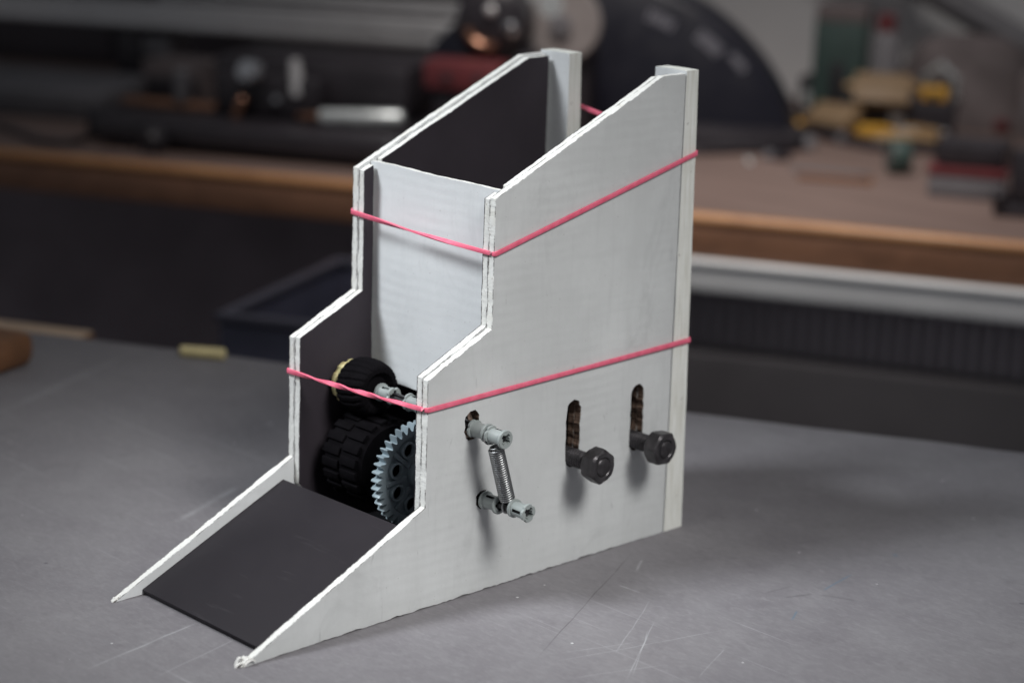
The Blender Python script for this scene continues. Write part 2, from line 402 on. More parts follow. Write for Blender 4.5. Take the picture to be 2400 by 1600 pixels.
# back strips, thicker towards the foot, with a slightly bowed top
def back_strip(xa, xb, panel, seed, outx):
    nz = smooth_noise(seed); mb = MB(); nzs = 40; nx = 8
    g = lambda i, j, side: None
    rows = []
    for i in range(nzs + 1):
        z = 189.0 * i / nzs; th = (223.6 - .0200 * z) - 212.5
        rows.append((z, th))
    vs = []; idx = {}
    for i, (z, th) in enumerate(rows):
        for j in range(nx + 1):
            x = xa + (xb - xa) * j / nx
            bow = .12 * (1 - (2 * j / nx - 1) ** 2) if i == nzs else 0
            zz = z - .9 * (i == nzs) + bow
            wx = .05 * nz(z * .5) if j in (0, nx) else 0
            for kside, y in ((0, 212.85 + .06 * nz(z * .3)), (1, 212.5 + th + .09 * nz(z * .35 + 9))):
                idx[i, j, kside] = len(vs); vs.append((x + wx, y, max(zz, 0)))
    fs = []; mi = []; uv = []
    for i in range(nzs):
        for j in range(nx):
            fs.append([idx[i, j, 0], idx[i, j + 1, 0], idx[i + 1, j + 1, 0], idx[i + 1, j, 0]]); mi.append(0); uv.append(None)
            fs.append([idx[i, j, 1], idx[i, j + 1, 1], idx[i + 1, j + 1, 1], idx[i + 1, j, 1]]); mi.append(0); uv.append(None)
        for j in (0, nx):
            z0, z1 = rows[i][0], rows[i + 1][0]
            fs.append([idx[i, j, 0], idx[i, j, 1], idx[i + 1, j, 1], idx[i + 1, j, 0]]); mi.append(1); uv.append([(z0, 0), (z0, 1), (z1, 1), (z1, 0)])
    for j in range(nx):
        for i in (0, nzs):
            fs.append([idx[i, j, 0], idx[i, j + 1, 0], idx[i, j + 1, 1], idx[i, j, 1]]); mi.append(1); uv.append([(j * 2, 0), (j * 2 + 2, 0), (j * 2 + 2, 1), (j * 2, 1)])
    mb.add(vs, fs, mi, uv)
    return mb.build('back_strip', [MPB, MSTR], panel, smooth=0)
back_strip(63.8, 80.1, rp, 31, 80); back_strip(.1, 16.6, lp, 32, 0)
# white board standing in the slots of the two inner layers
mb = MB(); nx = 24
xs = [3.6 + 72.8 * i / nx for i in range(nx + 1)]; nzb = smooth_noise(41)
vs = []; fs = []; mi = []; uv = []; nzr = 12; idx = {}
for i, x in enumerate(xs):
    for j in range(nzr + 1):
        z = 66 + (151.0 - 66) * j / nzr + (.18 * nzb(x * .5) if j in (0, nzr) else 0)
        for s_, y in ((0, 118.7), (1, 120.9)):
            bulge = .25 * math.sin(x * .11) + .2 * math.sin(z * .09 + x * .05)
            idx[i, j, s_] = len(vs); vs.append((x, y + bulge, z))
for i in range(nx):
    for j in range(nzr):
        for s_ in (0, 1): fs.append([idx[i, j, s_], idx[i + 1, j, s_], idx[i + 1, j + 1, s_], idx[i, j + 1, s_]]); mi.append(0 if s_ == 0 else 2); uv.append(None)
    for j in (0, nzr): fs.append([idx[i, j, 0], idx[i + 1, j, 0], idx[i + 1, j, 1], idx[i, j, 1]]); mi.append(1); uv.append([(xs[i], 0), (xs[i + 1], 0), (xs[i + 1], 1), (xs[i], 1)])
for j in range(nzr):
    for i in (0, nx): fs.append([idx[i, j, 0], idx[i, j + 1, 0], idx[i, j + 1, 1], idx[i, j, 1]]); mi.append(1); uv.append([(j, 0), (j + 1, 0), (j + 1, 1), (j, 1)])
mb.add(vs, fs, mi, uv); fb = mb.build('front_board', [MPB, ME, MK], disp, smooth=30)
# black ramp lying between the two toes
ang = math.atan2(27.4, 61.5); L = math.hypot(27.4, 61.5) + 4
def on_ramp(p): return (p[0], 12.4 + p[1] * math.cos(ang) - p[2] * math.sin(ang), .15 + p[1] * math.sin(ang) + p[2] * math.cos(ang))
mb = MB(); mb.box(3.5, 76.5, 0, L, 0, 2.3, .25, 0, on_ramp)
mb.build('ramp', MKR, disp, smooth=30)
# inside, unseen: black slope and lower back added to keep light out
ang2 = math.atan2(22, 84)
MB().box(6.6, 73.3, 0, 88, 0, 3, .2, 0, lambda p: (p[0], 124 + p[1] * math.cos(ang2), 74 + p[1] * math.sin(ang2) + p[2])).build('hopper_light_block', MK, disp, smooth=30)
MB().box(16.9, 63.5, 212.9, 216, .3, 128, .2).build('back_light_block', MK, disp, smooth=30)
MB().box(6.6, 73.3, 76, 210, .4, 3, .2).build('bottom_board', MK, disp, smooth=30)
# torn paper at the tips of the toes
def torn(panel, x0, x1, seed, big):
    rnd = random.Random(seed); mb = MB()
    for i in range(7 if big else 4):
        x = x0 + (x1 - x0) * rnd.uniform(.05, .95); y = rnd.uniform(-2.6, 1.2) * (1 if big else .5); wd = rnd.uniform(.7, 1.5)
        a = rnd.uniform(-.7, .7); hgt = rnd.uniform(1.2, 3.4) * (1 if big else .7); le = rnd.uniform(2.5, 5) * (1 if big else .6)
        P = []
        for k in range(5):
            t = k / 4; P.append((x + a * t * 2, y + le * t, .35 + hgt * math.sin(t * 2.4) * .8))
        for k in range(4):
            p, q = P[k], P[k + 1]; w0 = wd * (1 - .5 * k / 4) / 2
            vs = [(p[0] - w0, p[1], p[2]), (p[0] + w0, p[1], p[2]), (q[0] + w0, q[1], q[2]), (q[0] - w0, q[1], q[2])]
            vs += [(c[0], c[1], c[2] - .3) for c in vs]
            mb.add(vs, [[0, 1, 2, 3], [7, 6, 5, 4], [0, 4, 5, 1], [1, 5, 6, 2], [2, 6, 7, 3], [3, 7, 4, 0]])
    mb.build('torn_paper', MTORN, panel, smooth=60)
MTORN = plain('torn_white_paper', (.74, .73, .70), .8, var=.15, scale=300, bump=.4)
torn(rp, W - T, W, 5, True); torn(lp, 0, T, 9, False)

# ------------------------------------------------------------------ bushes, axles, gear, tyres
def cross_r(th, rmax, rmin, wide=.42):
    q = (th + math.pi / 4) % (math.pi / 2) - math.pi / 4
    return rmax if abs(q) < wide else rmin
def bush(parent, x0, y, z, scallop_end, slots=(0, 1), turn=0.0, L=8.0, axis=(1, 0, 0)):
    n = 64; mb = MB(); rf, rb = 3.5, 2.78
    sc_ = lambda th: 1 - .17 * (max(0, math.cos(4 * (th + turn))) ** 3)
    prof = [(0, 2.3), (0, rf), (.9, rf), (1.05, rb), (2.0, rb), (6.1, rb), (L - 1.15, rb), (L - 1.0, rf), (L - .25, rf), (L, rf - .2), (L, 2.35), (L - 1.6, 2.2), (L - 4, 2.2), (2, 2.2)]
    def rad(th, i):
        if scallop_end == 'low' and i in (1, 2): return sc_(th)
        if scallop_end == 'high' and i in (7, 8, 9): return sc_(th)
        if i >= 10: return cross_r(th + turn, 1.0, .72, .36)
        return 1
    def skip(i, k):
        if i != 4: return False
        th = (2 * math.pi * k / n + turn) % (2 * math.pi)
        return any(abs((th - s_ * math.pi / 2 - .5 + math.pi) % (2 * math.pi) - math.pi) < .20 for s_ in slots)
    mb.lathe(prof, (x0, y, z), axis, n, rad, 0, False, skip)
    return mb.build('bush', MBUSH, parent, smooth=35)
def axle(parent, x0, x1, a, b, r=2.15):
    d = Vector((x1, *b)) - Vector((x0, *a)); L = d.length
    MB().lathe([(0, r), (L, r)], (x0, *a), d, 48, lambda th, i: cross_r(th, 1, .55, .40)).build('axle', MAX, parent, smooth=30)

# upper roller: an axle through the top hole with a fat little tyre
YU, ZU = 104.0, 66.3
ro = empty('roller_axle', (40, YU, 0), 'black axle with fat ribbed tyre and grey bushes behind lower pink band', 'roller')
ZR = ZU - 1.3
axle(ro, -3.5, 96.2, (YU, ZU + 1.2), (YU, ZR))
def tyre(parent, x0, wd, rmax, ri, y, z, ribs, name='tyre', depth=.5):
    prof = []; m = 14
    prof.append((wd * .12, ri))
    for i in range(m + 1):
        t = i / m; a = math.pi * t; prof.append((wd * (.5 - .5 * math.cos(a)), ri + (rmax - ri) * (.35 + .65 * math.sin(a) ** .6)))
    prof.append((wd * .88, ri))
    def rad(th, i):
        if i in (0, m + 2): return 1
        t = (i - 1) / m; sw = 1.3 * (t - .5)
        c = math.cos(ribs * (th + sw * .25))
        return 1 - (depth / rmax) * (1 if c > .35 else 0)
    return MB().lathe(prof, (x0, y, z), (1, 0, 0), ribs * 8, rad).build(name, MRUB, parent, smooth=28)
tyre(ro, 12.5, 15.5, 11.2, 5.2, YU, ZU + 1, 22)
# tan rim with a scalloped inner edge, left of the tyre
n = 72; mb = MB()
mb.lathe([(0, 4.2), (0, 8.4), (1.0, 8.8), (2.6, 8.8), (3.2, 8.2), (3.2, 4.2)], (9.0, YU, ZU + 1), (1, 0, 0), n, lambda th, i: 1 - .07 * (math.sin(9 * th) > .1) if 1 <= i <= 4 else 1)
mb.build('wheel_rim', MTAN, ro, smooth=35)
bush(ro, 28.6, YU, ZU + .8, 'high', (0, 1, 2, 3), .2); bush(ro, 45.0, YU, ZU + .5, 'low', (0, 1, 2, 3), .6)
bush(ro, 80.9, YU, ZR + .2, 'low', (2,), .3); bush(ro, 90.0, YU, ZR, 'low', (0, 2), .75)

# lower drive axle: forty-tooth gear and a wide knobbly tyre
YG, ZG = 104.3, 39.8
ga = empty('drive_axle', (40, YG, 0), 'dark axle inside the box with pale toothed gear and knobbly tyre', 'gear')
axle(ga, 6.7, 73.2, (YG, ZG), (YG, ZG))
nt = 40; n = nt * 8
def tooth(k):
    q = (k % 8) / 8
    return (17.9, 17.9, 18.6, 19.8, 20.5, 20.5, 19.8, 18.6)[k % 8]
mb = MB(); XG0, XG1 = 47.0, 51.0
vs = []; fs = []
rings = [(XG0, 16.2, 0), (XG0, 0, 1), (XG0 + .5, 0, 2), (XG1 - .5, 0, 2), (XG1, 0, 1), (XG1, 16.2, 0), (XG1 - 1.3, 15.9, 0), (XG1 - 1.3, 4.2, 0)]
for (x, r, md) in rings:
    for k in range(n):
        th = 2 * math.pi * k / n + .03; tr = tooth(k)
        rr = r if md == 0 else (tr - .25 if md == 1 and tr > 18 else tr)
        vs.append((x, YG + rr * math.cos(th), ZG + rr * math.sin(th)))
for i in range(len(rings) - 1):
    for k in range(n): fs.append([i * n + k, i * n + (k + 1) % n, (i + 1) * n + (k + 1) % n, (i + 1) * n + k])
fs.append([k for k in range(n)])
mb.add(vs, fs); gear = mb.build('gear', MGEAR, ga, smooth=25)
MGD = plain('gear_hole_dark', (.02, .02, .022), .6)
for k in range(8):
    th = R(27 + 45 * k); y, z = YG + 11.6 * math.cos(th), ZG + 11.6 * math.sin(th)
    b = MB().lathe([(-1.4, 3.35), (.35, 3.35), (.5, 3.2), (.5, 2.55), (-1.3, 2.5), (-1.3, .02)], (XG1, y, z), (1, 0, 0), 28, cap=False).build('pin_boss', MGEAR, gear, smooth=35)
    th2 = th + R(22.5)
    MB().box(-.9, .9, 6.0, 15.9, -1.3, .1, .15, 0, lambda p: (XG1 + p[2] - .1, YG + p[1] * math.cos(th2) - p[0] * math.sin(th2), ZG + p[1] * math.sin(th2) + p[0] * math.cos(th2))).build('spoke', MGEAR, gear, smooth=30)
MB().lathe([(-1.4, 5.0), (1.6, 5.0), (1.8, 4.7), (1.8, 2.4), (-1, 2.4)], (XG1, YG, ZG), (1, 0, 0), 32, cap=False).build('hub', MGEAR, gear, smooth=35)
kt = MB().lathe([(0, 8), (0, 14.8), (2, 16.4), (20, 16.4), (22, 14.8), (22, 8)], (13, YG, ZG), (1, 0, 0), 72).build('knobbly_tyre', MRUB, ga, smooth=35)
knob = None
for k in range(20):
    for sidex in (0, 1):
        th = 2 * math.pi * (k + .5 * sidex) / 20; x0 = 14.2 + 10.3 * sidex
        def kn(p, th=th, x0=x0):
            rr = p[2] + 15.2; return (x0 + p[0], YG + rr * math.cos(th) - p[1] * math.sin(th), ZG + rr * math.sin(th) + p[1] * math.cos(th))
        MB().box(0, 9.2, -1.7, 1.7, 0.6, 2.2, .3, 0, kn).build('tread_block', MRUB, kt, smooth=30)

# anchor pin below the roller axle, outside the right-hand panel
ap = empty('anchor_pin', (90, 110, 0), 'short black pin with two grey bushes holding the lower end of the spring', 'axle pin')
axle(ap, 73.6, 102.0, (110.0, 36.3), (111.9, 37.0))
bush(ap, 81.2, 110.5, 36.4, 'none', (0, 2), .1); bush(ap, 95.4, 111.5, 36.9, 'high', (1, 3), .65)

# extension spring between the two pins
sp = empty('extension_spring', (92, 107, 30), 'shiny close-coiled steel spring stretched between the two grey bush pins', 'spring')
a, b = Vector((92.3, 104.4, 60.9)), Vector((92.6, 110.9, 39.2)); d = (b - a); Ls = d.length; d.normalize()
e = Vector((1, 0, 0)); e = (e - d * e.dot(d)).normalized(); g = d.cross(e)
turns = 25; pts = []
for i in range(turns * 20 + 1):
    t = i / (turns * 20); th = 2 * math.pi * turns * t; rr = 2.65 * min(1, .55 + t * 14, .55 + (1 - t) * 14)
    pts.append(a + d * (Ls * t) + (e * math.cos(th) + g * math.sin(th)) * rr)
MB().tube(pts, .39, 7).build('coil', MSPR, sp, smooth=60)
def hook(c, rad, x, p_to):
    pts = [Vector((x + .5 * math.sin(k), c[0] + rad * math.cos(2 * math.pi * k / 28), c[1] + rad * math.sin(2 * math.pi * k / 28))) if False else Vector((x, c[0] + rad * math.cos(2 * math.pi * k / 28), c[1] + rad * math.sin(2 * math.pi * k / 28))) for k in range(28)]
    MB().tube(pts, .37, 7, True).build('hook', MSPR, sp, smooth=60)
hook((111.1, 37.0), 2.7, 92.6, b); hook((YU, 64.2), 2.8, 89.5, a)

# ------------------------------------------------------------------ bolts in the two slots
def hexr(th, t=0): 
    q = (th + t) % (math.pi / 3) - math.pi / 6
    return 1 / math.cos(q)
def bolt(y, z, xe, turn, label):
    o = empty('hex_bolt', (85, y, 0), label, 'bolt', 'bolts in the slots of the side panel')
    pts = []; m = int((xe - 70) / .16)
    prof = [(x * .16, 3.20 + .36 * abs((x % 8) - 4) / 4) for x in range(m)]
    prof += [(m * .16, 3.1), (m * .16 + .4, 2.7)]
    MB().lathe(prof, (70, y, z), (1, 0, 0), 32).build('threaded_shank', MSTEEL, o, smooth=50)
    af = 6.15; xn = xe - 6.6
    np_ = [(0, 3.3), (0, af * .98), (.75, af * 1.10), (1.1, af), (5.4, af), (5.75, af * 1.10), (6.5, af * .93), (6.6, 4.0), (5.9, 3.35)]
    def rad(th, i):
        h = hexr(th, turn)
        if i in (3, 4): return h * .995
        if i in (2, 5): return min(h / 1.10 * .998, 1.0)
        return 1
    MB().lathe(np_, (xn, y, z), (1, 0, 0), 96, rad, cap=False).build('nut', MSTEEL, o, smooth=24)
    MB().lathe([(0, 5), (.5, 6), (4.6, 6), (5, 5.4)], (66.5, y, z), (1, 0, 0), 48, lambda th, i: hexr(th) if i in (1, 2) else 1).build('bolt_head', MSTEEL, o, smooth=24)
    return o
bolt(157.1, 43.4, 97.2, .12, 'dark steel bolt and nut in the slot nearer the spring')
bolt(192.9, 43.3, 96.8, .62, 'dark steel bolt and nut in the slot nearest the back strip')

# ------------------------------------------------------------------ rubber bands
def band(corners, label, wd, th, twists, seed, sag=0):
    # corners in order, each (x, y, z); rounded at every corner; a flat strip that twists on the free front span
    pts = []; m = len(corners)
    for i in range(m):
        p0, p, p1 = [Vector(corners[(i + k) % m]) for k in (-1, 0, 1)]
        rc = 1.1; a = p + (p0 - p).normalized() * rc; b = p + (p1 - p).normalized() * rc
        for k in range(7):
            t = k / 6; pts.append((a.lerp(p, t).lerp(p.lerp(b, t), t), 0.0))
        q = p1 + (p - p1).normalized() * rc; nseg = 46
        for k in range(1, nseg):
            t = k / nseg; c = b.lerp(q, t); ph = 0
            if i == 0:
                ph = twists * math.pi * (t * t * (3 - 2 * t)); c = c + Vector((0, 0, -sag * math.sin(math.pi * t)))
            pts.append((c, ph))
    nz = smooth_noise(seed); vs = []; fs = []; m = len(pts)
    for i in range(m):
        P, ph = pts[i]; tn = (pts[(i + 1) % m][0] - pts[i - 1][0]).normalized()
        up = Vector((0, 0, 1)); up = (up - tn * up.dot(tn)).normalized(); out = tn.cross(up).normalized()
        ca, sa = math.cos(ph), math.sin(ph); uu = up * ca + out * sa; oo = out * ca - up * sa
        w2 = wd / 2 * (1 + .06 * nz(i * .4)); t2 = th / 2; k = .22
        for (p_, q_) in ((-1, -1 + k), (-1, 1 - k), (-1 + k, 1), (1 - k, 1), (1, 1 - k), (1, -1 + k), (1 - k, -1), (-1 + k, -1)):
            vs.append(P + uu * w2 * p_ + oo * t2 * q_)
    for i in range(m):
        for k in range(8): fs.append([i * 8 + k, i * 8 + (k + 1) % 8, (i + 1) % m * 8 + (k + 1) % 8, (i + 1) % m * 8 + k])
    o = MB().add(vs, fs).build('rubber_band', MBAND, smooth=35); tag(o, label, 'rubber band', 'rubber bands round the box'); return o
o_ = .55
band([(-o_, 113 - o_, 131.5), (80 + o_, 113 - o_, 128.8), (80.1 + o_, 220.5 + o_, 155.6), (-o_, 220.5 + o_, 168.5)], 'pink rubber band stretched round the upper half of the box', 1.75, .8, 1, 51, .5)
band([(-o_, 82 - o_, 73.0), (80 + o_, 82 - o_, 76.0), (80.1 + o_, 222.3 + o_, 79.6), (-o_, 222.3 + o_, 78)], 'pink twisted rubber band round the lower half in front of the tyre', 1.75, .85, 3, 52, .3)

# ------------------------------------------------------------------ small things on the grey table
def at(o, *p): return U(p)
MPINE = wood('pale_pine', (.50, .36, .25), (.62, .47, .34), .6)
MORW = wood('orange_wood', (.13, .06, .028), (.22, .10, .045), .5)
MYEL = plain('yellow_foam', (.62, .53, .28), .7, var=.12, scale=150)
p = empty('wooden_plank', U((-290, 400, -26)), 'pale wooden plank lying behind the far left edge of the grey table', 'plank')
k = MB().box(-480, -232, 366, 394, -36, -16, .8).build('board', MPINE, p, fn=U)
MB().box(-232.5, -231.2, 367, 393, -35, -17, .3).build('end_grain', MORW, p, fn=U)
MB().box(-470, -260, 370, 390, -739, -36.2, 0).build('trestle', MFL, p, smooth=0, fn=U)
p = empty('wooden_block', U((-235, 285, 0)), 'orange-brown drilled wooden block at the left end of the grey table', 'wooden block')
ca, sa = math.cos(R(-8)), math.sin(R(-8))
bl = lambda q: U((-219 + q[0] * ca - q[1] * sa, 252 + q[0] * sa + q[1] * ca, q[2]))
MB().box(-60, 24, -12, 20, 0, 18, 6).build('body', MORW, p, fn=bl)
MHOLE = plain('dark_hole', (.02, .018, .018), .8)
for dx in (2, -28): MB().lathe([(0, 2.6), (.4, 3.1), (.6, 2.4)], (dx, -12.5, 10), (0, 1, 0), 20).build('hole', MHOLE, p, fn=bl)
o = MB().lathe([(0, 1.2), (.6, 3.0), (24, 3.2), (25, 1.4)], (-134, 313, 3.1), (1, .12, 0), 14).build('foam_stub', MYEL, fn=U)
tag(o, 'small yellow foam stub lying at the far edge of the grey table', 'foam stub')

# crate standing low between table and bench
MCR = plain('dark_blue_plastic', (.07, .073, .11), .45, var=.15, scale=30)
MCRR = plain('blue_grey_rim', (.075, .075, .10), .4, var=.1, scale=30)
cr = empty('storage_crate', U((-150, 560, -740)), 'dark blue open plastic crate behind the left side of the table', 'crate')
cx = lambda q: U((-214 + q[0] * .995 + q[1] * .02, 520 + q[1] + q[0] * .02, q[2]))
for (a0, a1, b0, b1) in ((0, 240, 0, 4), (0, 240, 176, 180), (0, 4, 4, 176), (236, 240, 4, 176)):
    MB().box(a0, a1, b0, b1, -300, -38, .5).build('side', MCR, cr, smooth=30, fn=cx)
for (a0, a1, b0, b1) in ((-3, 243, -3, 5), (-3, 243, 175, 183), (-3, 5, 5, 175), (235, 243, 5, 175)):
    MB().box(a0, a1, b0, b1, -38, -31, 2).build('rim', MCRR, cr, smooth=30, fn=cx)
MB().box(2, 238, 2, 178, -300, -296, 0).build('bottom', MCR, cr, smooth=0, fn=cx)
MB().box(20, 220, 20, 160, -740, -300.5, 3).build('stand', MFL, cr, smooth=30, fn=cx)

# ------------------------------------------------------------------ bench behind
MW1 = wood('bench_wood', (.17, .120, .104), (.24, .170, .148), .5)
MW2 = wood('bench_edge_wood', (.42, .20, .085), (.56, .29, .13), .45)
MW3 = wood('bench_front_wood', (.17, .085, .05), (.26, .13, .075), .5)
MGAP = plain('dark_cabinet', (.38, .33, .36), .6, scale=10)
MALU = plain('brushed_aluminium', (.74, .73, .73), .35, metal=.45, var=.06, scale=40, bump=.05)
MPW = plain('white_powder_coat', (.78, .80, .81), .45, var=.04, scale=20)
MBK = plain('black_machine_paint', (.030, .026, .031), .4, var=.2, scale=30)
MCHR = plain('chrome', (.75, .75, .76), .14, metal=1, var=.05, bump=0)
MCOP = plain('copper', (.62, .33, .22), .3, metal=1, var=.1)
MBLU = plain('navy_plastic', (.012, .012, .021), .38, var=.12, scale=20)
MRED = plain('red_paint', (.14, .03, .034), .45, var=.15, scale=40)
MGRY = plain('mid_grey_plastic', (.16, .155, .165), .5, var=.12, scale=30)
MYL2 = plain('yellow_plastic', (.62, .34, .05), .45, var=.15, scale=60)
MOCH = plain('ochre_handle', (.34, .22, .11), .5, var=.25, scale=60)
MGRN = plain('dark_green_paint', (.045, .075, .068), .5, var=.2, scale=60)
MPALE = plain('pale_disc', (.30, .27, .26), .4, var=.15, scale=30)
MSLV = plain('silver_sleeve', (.70, .74, .74), .3, metal=.5, var=.05)
MWHT = plain('white_print', (.27, .27, .31), .6)
MCAN = plain('grey_canvas', (.15, .125, .125), .8, var=.25, scale=25)

wbn = empty('workbench', U((0, 1150, -740)), 'brown wooden workbench running behind the grey table', 'workbench')
MB().box(-1500, 1300, 828, 1478, -31, 0, 0).build('bench_top', MW1, wbn, smooth=0, fn=U)
MB().box(-1500, 1300, 820, 827.9, -31.5, -9, 1).build('front_lipping', MW3, wbn, smooth=30, fn=U)
MB().box(-1500, 1300, 819, 830, -8.8, .6, 4).build('worn_lit_edge', MW2, wbn, smooth=60, fn=U)  # wear and the rounded edge's highlight put into a lighter orange wood
for uu in (-1200, -900, 900): MB().box(uu, uu + 60, 850, 910, -740, -31.5, 3).build('leg', MGAP, wbn, smooth=30, fn=U)
MB().box(-1500, -120, 1440, 1455, -740, -32, 0).build('back_board', MGAP, wbn, smooth=0, fn=U)
bm_ = empty('steel_beam', U((500, 830, -44)), 'pale grey steel beam under the right part of the workbench', 'beam')
MB().box(-130, 1300, 816, 846, -57, -32.2, 3).build('beam_face', MPW, bm_, smooth=40, fn=U)
MB().box(-130.5, 1300, 813.5, 816.2, -36.5, -33, .8).build('lip', MPW, bm_, smooth=40, fn=U)
MB().box(-131, -120, 817, 845, -740, -57.2, 1).build('post', MGAP, bm_, smooth=30, fn=U)
rad_ = empty('ribbed_heater', U((300, 850, -740)), 'dark ribbed heater front below the pale steel beam', 'heater')
MRB = plain('dark_grey_enamel', (.46, .42, .45), .5, var=.1, scale=10)
MRB2 = plain('charcoal_enamel', (.060, .057, .062), .5, var=.12, scale=10)
MB().box(-118, 640, 850, 900, -740, -58, 0).build('core', MRB, rad_, smooth=0, fn=U)
rib = None
for i in range(60):
    uu = -112 + i * 10.4
    ob = MB().box(uu, uu + 5.6, 843, 850.2, -104, -59, 1.6).build('rib', MRB, rad_, smooth=40, fn=U)
MB().box(-118, 640, 826, 849.8, -480, -105, 5).build('lower_cover', MRB2, rad_, smooth=40, fn=U)

# dark tool cabinet on the left behind the bench machine
cbn = empty('tool_cabinet', U((-800, 1400, 0)), 'dark tool cabinet behind the aluminium rail on the workbench', 'cabinet')
MCAB = plain('dark_cabinet_front', (.085, .076, .086), .6, scale=10)
MB().box(-1500, -345, 1330, 1475, .3, 420, 3).build('carcass', MCAB, cbn, smooth=30, fn=U)
for i in range(6): MB().box(-1490 + i * 190, -1310 + i * 190, 1324, 1330.2, 10, 400, 2).build('door', MCAB, cbn, smooth=30, fn=U)

# aluminium rails on stands
rl = empty('aluminium_rail', U((-500, 1160, 0)), 'long silver aluminium rail raised over the back of the workbench', 'rail')
zr = lambda u_: 70 + (u_ + 735) * .006
def rail(u0, u1, w0, z0, hh, name):
    mb = MB()
    mb.box(u0, u1, w0, w0 + 30, z0, z0 + hh * .36, 1.2); mb.box(u0, u1, w0 + 3, w0 + 27, z0 + hh * .36, z0 + hh * .50, 0)
    mb.box(u0, u1, w0 - 1, w0 + 31, z0 + hh * .50, z0 + hh, 2.5)
    return mb.build(name, MALU, rl, smooth=40, fn=U)
rail(-900, -283, 1150, 66, 22, 'profile'); rail(-620, -300, 1205, 88, 12, 'profile')
for uu in (-860, -640, -300): MB().box(uu, uu + 26, 1156, 1230, .3, 65.8, 2).build('stand', MBK, rl, smooth=30, fn=U)
MB().box(-640, -600, 1180, 1236, 66, 87.6, 2).build('bracket', MBK, rl, smooth=30, fn=U)
MB().box(-320, -300, 1181, 1236, 66, 87.6, 2).build('bracket', MBK, rl, smooth=30, fn=U)

# black bench machine
mc = empty('bench_machine', U((-370, 940, 0)), 'black bench machine with chrome knob standing below the silver rail', 'machine')
MB().box(-505, -215, 872, 1010, 6, 24, 4).build('base_plate', MBK, mc, fn=U)
MB().box(-528, -500, 900, 950, .3, 26, 4).build('base_end', MBK, mc, fn=U)
MB().lathe([(0, 9), (6, 12), (14, 12), (18, 8)], (-448, 858, 9), (.3, 1, .1), 20).build('foot_knob', MBK, mc, fn=U)
for uu in (-480, -240): MB().lathe([(0, 9), (6, 7)], (uu, 890, .3), (0, 0, 1), 16).build('foot', MBK, mc, fn=U)
MB().box(-440, -260, 960, 1060, 24.2, 72, 8).build('housing', MBK, mc, fn=U)
MB().box(-425, -330, 935, 960, 24.2, 60, 6).build('gear_box', MBK, mc, fn=U)
MB().lathe([(0, 8), (4, 11), (10, 12), (16, 9), (18, 3)], (-387, 934, 62), (0, -1, .2), 28).build('chrome_knob', MCHR, mc, fn=U)
MB().lathe([(0, 3), (3, 4), (6, 3.4), (7, 1)], (-365, 934, 41), (0, -1, 0), 20).build('screw', MCHR, mc, fn=U)
MB().lathe([(0, 3), (18, 4.6), (20, 3)], (-402, 928, 24.5), (.4, 0, .9), 16).build('copper_pin', MCOP, mc, fn=U)
MB().lathe([(0, 5), (2, 7), (30, 4.5), (31, 3)], (-350, 940, 44), (-.12, 0, 1), 18).build('lever', MALU, mc, fn=U)
MB().lathe([(0, 6), (3, 7), (26, 7), (28, 5)], (-463, 950, 30), (.02, 0, 1), 18).build('guide_post', MGRY, mc, fn=U)
MB().box(-520, -430, 946, 962, 24.2, 30, 2).build('wood_rest', MW3, mc, fn=U)
o = empty('tube_brush', U((-290, 930, 26)), 'silver tube with copper tip lying on the black machine base', 'tool')
MB().lathe([(0, 3), (1.5, 6.2), (70, 6.4), (73, 4)], (-324, 926, 31), (1, 0, .06), 22).build('sleeve', MSLV, o, fn=U)
MB().lathe([(0, 1), (2, 2.8), (20, 3.6)], (-345, 926, 30.2), (1, 0, .03), 16).build('tip', MCOP, o, fn=U)
for uu in (-318, -258): MB().box(uu, uu + 6, 920, 932, 24.1, 26, .4).build('rest', MBK, o, fn=U)
# motor head
mh = empty('motor_head', U((-200, 1020, 0)), 'black motor head with chrome ball and copper ring at the rail end', 'motor')
MB().lathe([(0, 24), (5, 30), (52, 30), (58, 24)], (-205, 1000, 108), (-.1, 1, 0), 36).build('housing', MBK, mh, fn=U)
MB().box(-235, -172, 1008, 1052, .3, 84, 5).build('column', MBK, mh, fn=U)
MB().lathe([(0, .5), (1, 4), (4, 6.4), (8, 6.4), (11, 3.5)], (-185, 1001, 105), (0, -1, 0), 24).build('chrome_ball', MCHR, mh, fn=U)
MB().tube([(-205 + 19 * math.cos(a_), 997, 108 + 19 * math.sin(a_)) for a_ in [R(q) for q in range(195, 300, 7)]], 4.2, 10).build('copper_ring', MCOP, mh, fn=U)
MB().lathe([(0, 3), (3, 4.6), (5, 2)], (-203, 999, 119), (0, -1, 0), 16).build('screw', MALU, mh, fn=U)
gd = empty('grinding_disc', U((-158, 1060, 0)), 'pale round grinding disc beside the dark blue guard', 'disc')
MB().lathe([(0, 8), (0, 31), (2, 33), (12, 33), (14, 31), (14, 8)], (-158, 1052, 106), (-.25, 1, 0), 40).build('wheel', MPALE, gd, fn=U)
MB().lathe([(0, 3), (1, 9), (8, 10)], (-158, 1046, 104), (-.25, 1, 0), 24).build('flange', MGRY, gd, fn=U)
MB().lathe([(0, .4), (1, 22), (3, 22)], (-168, 1049, 122), (-.25, 1, 0), 24).build('label_patch', MSLV, gd, fn=U)
MB().box(-178, -138, 1067, 1100, .3, 100, 4).build('stand', MBK, gd, fn=U)
rc = empty('red_block', U((-214, 965, 0)), 'red metal block under the black motor head', 'block')
MB().box(-246, -180, 955, 990, 56, 80, 3).build('block', MRED, rc, fn=U)
for uu in (-225, -198): MB().lathe([(0, 3.5), (1, 4.2), (2, 2)], (uu, 955.5, 66), (0, -1, 0), 14).build('screw', MBK, rc, fn=U)
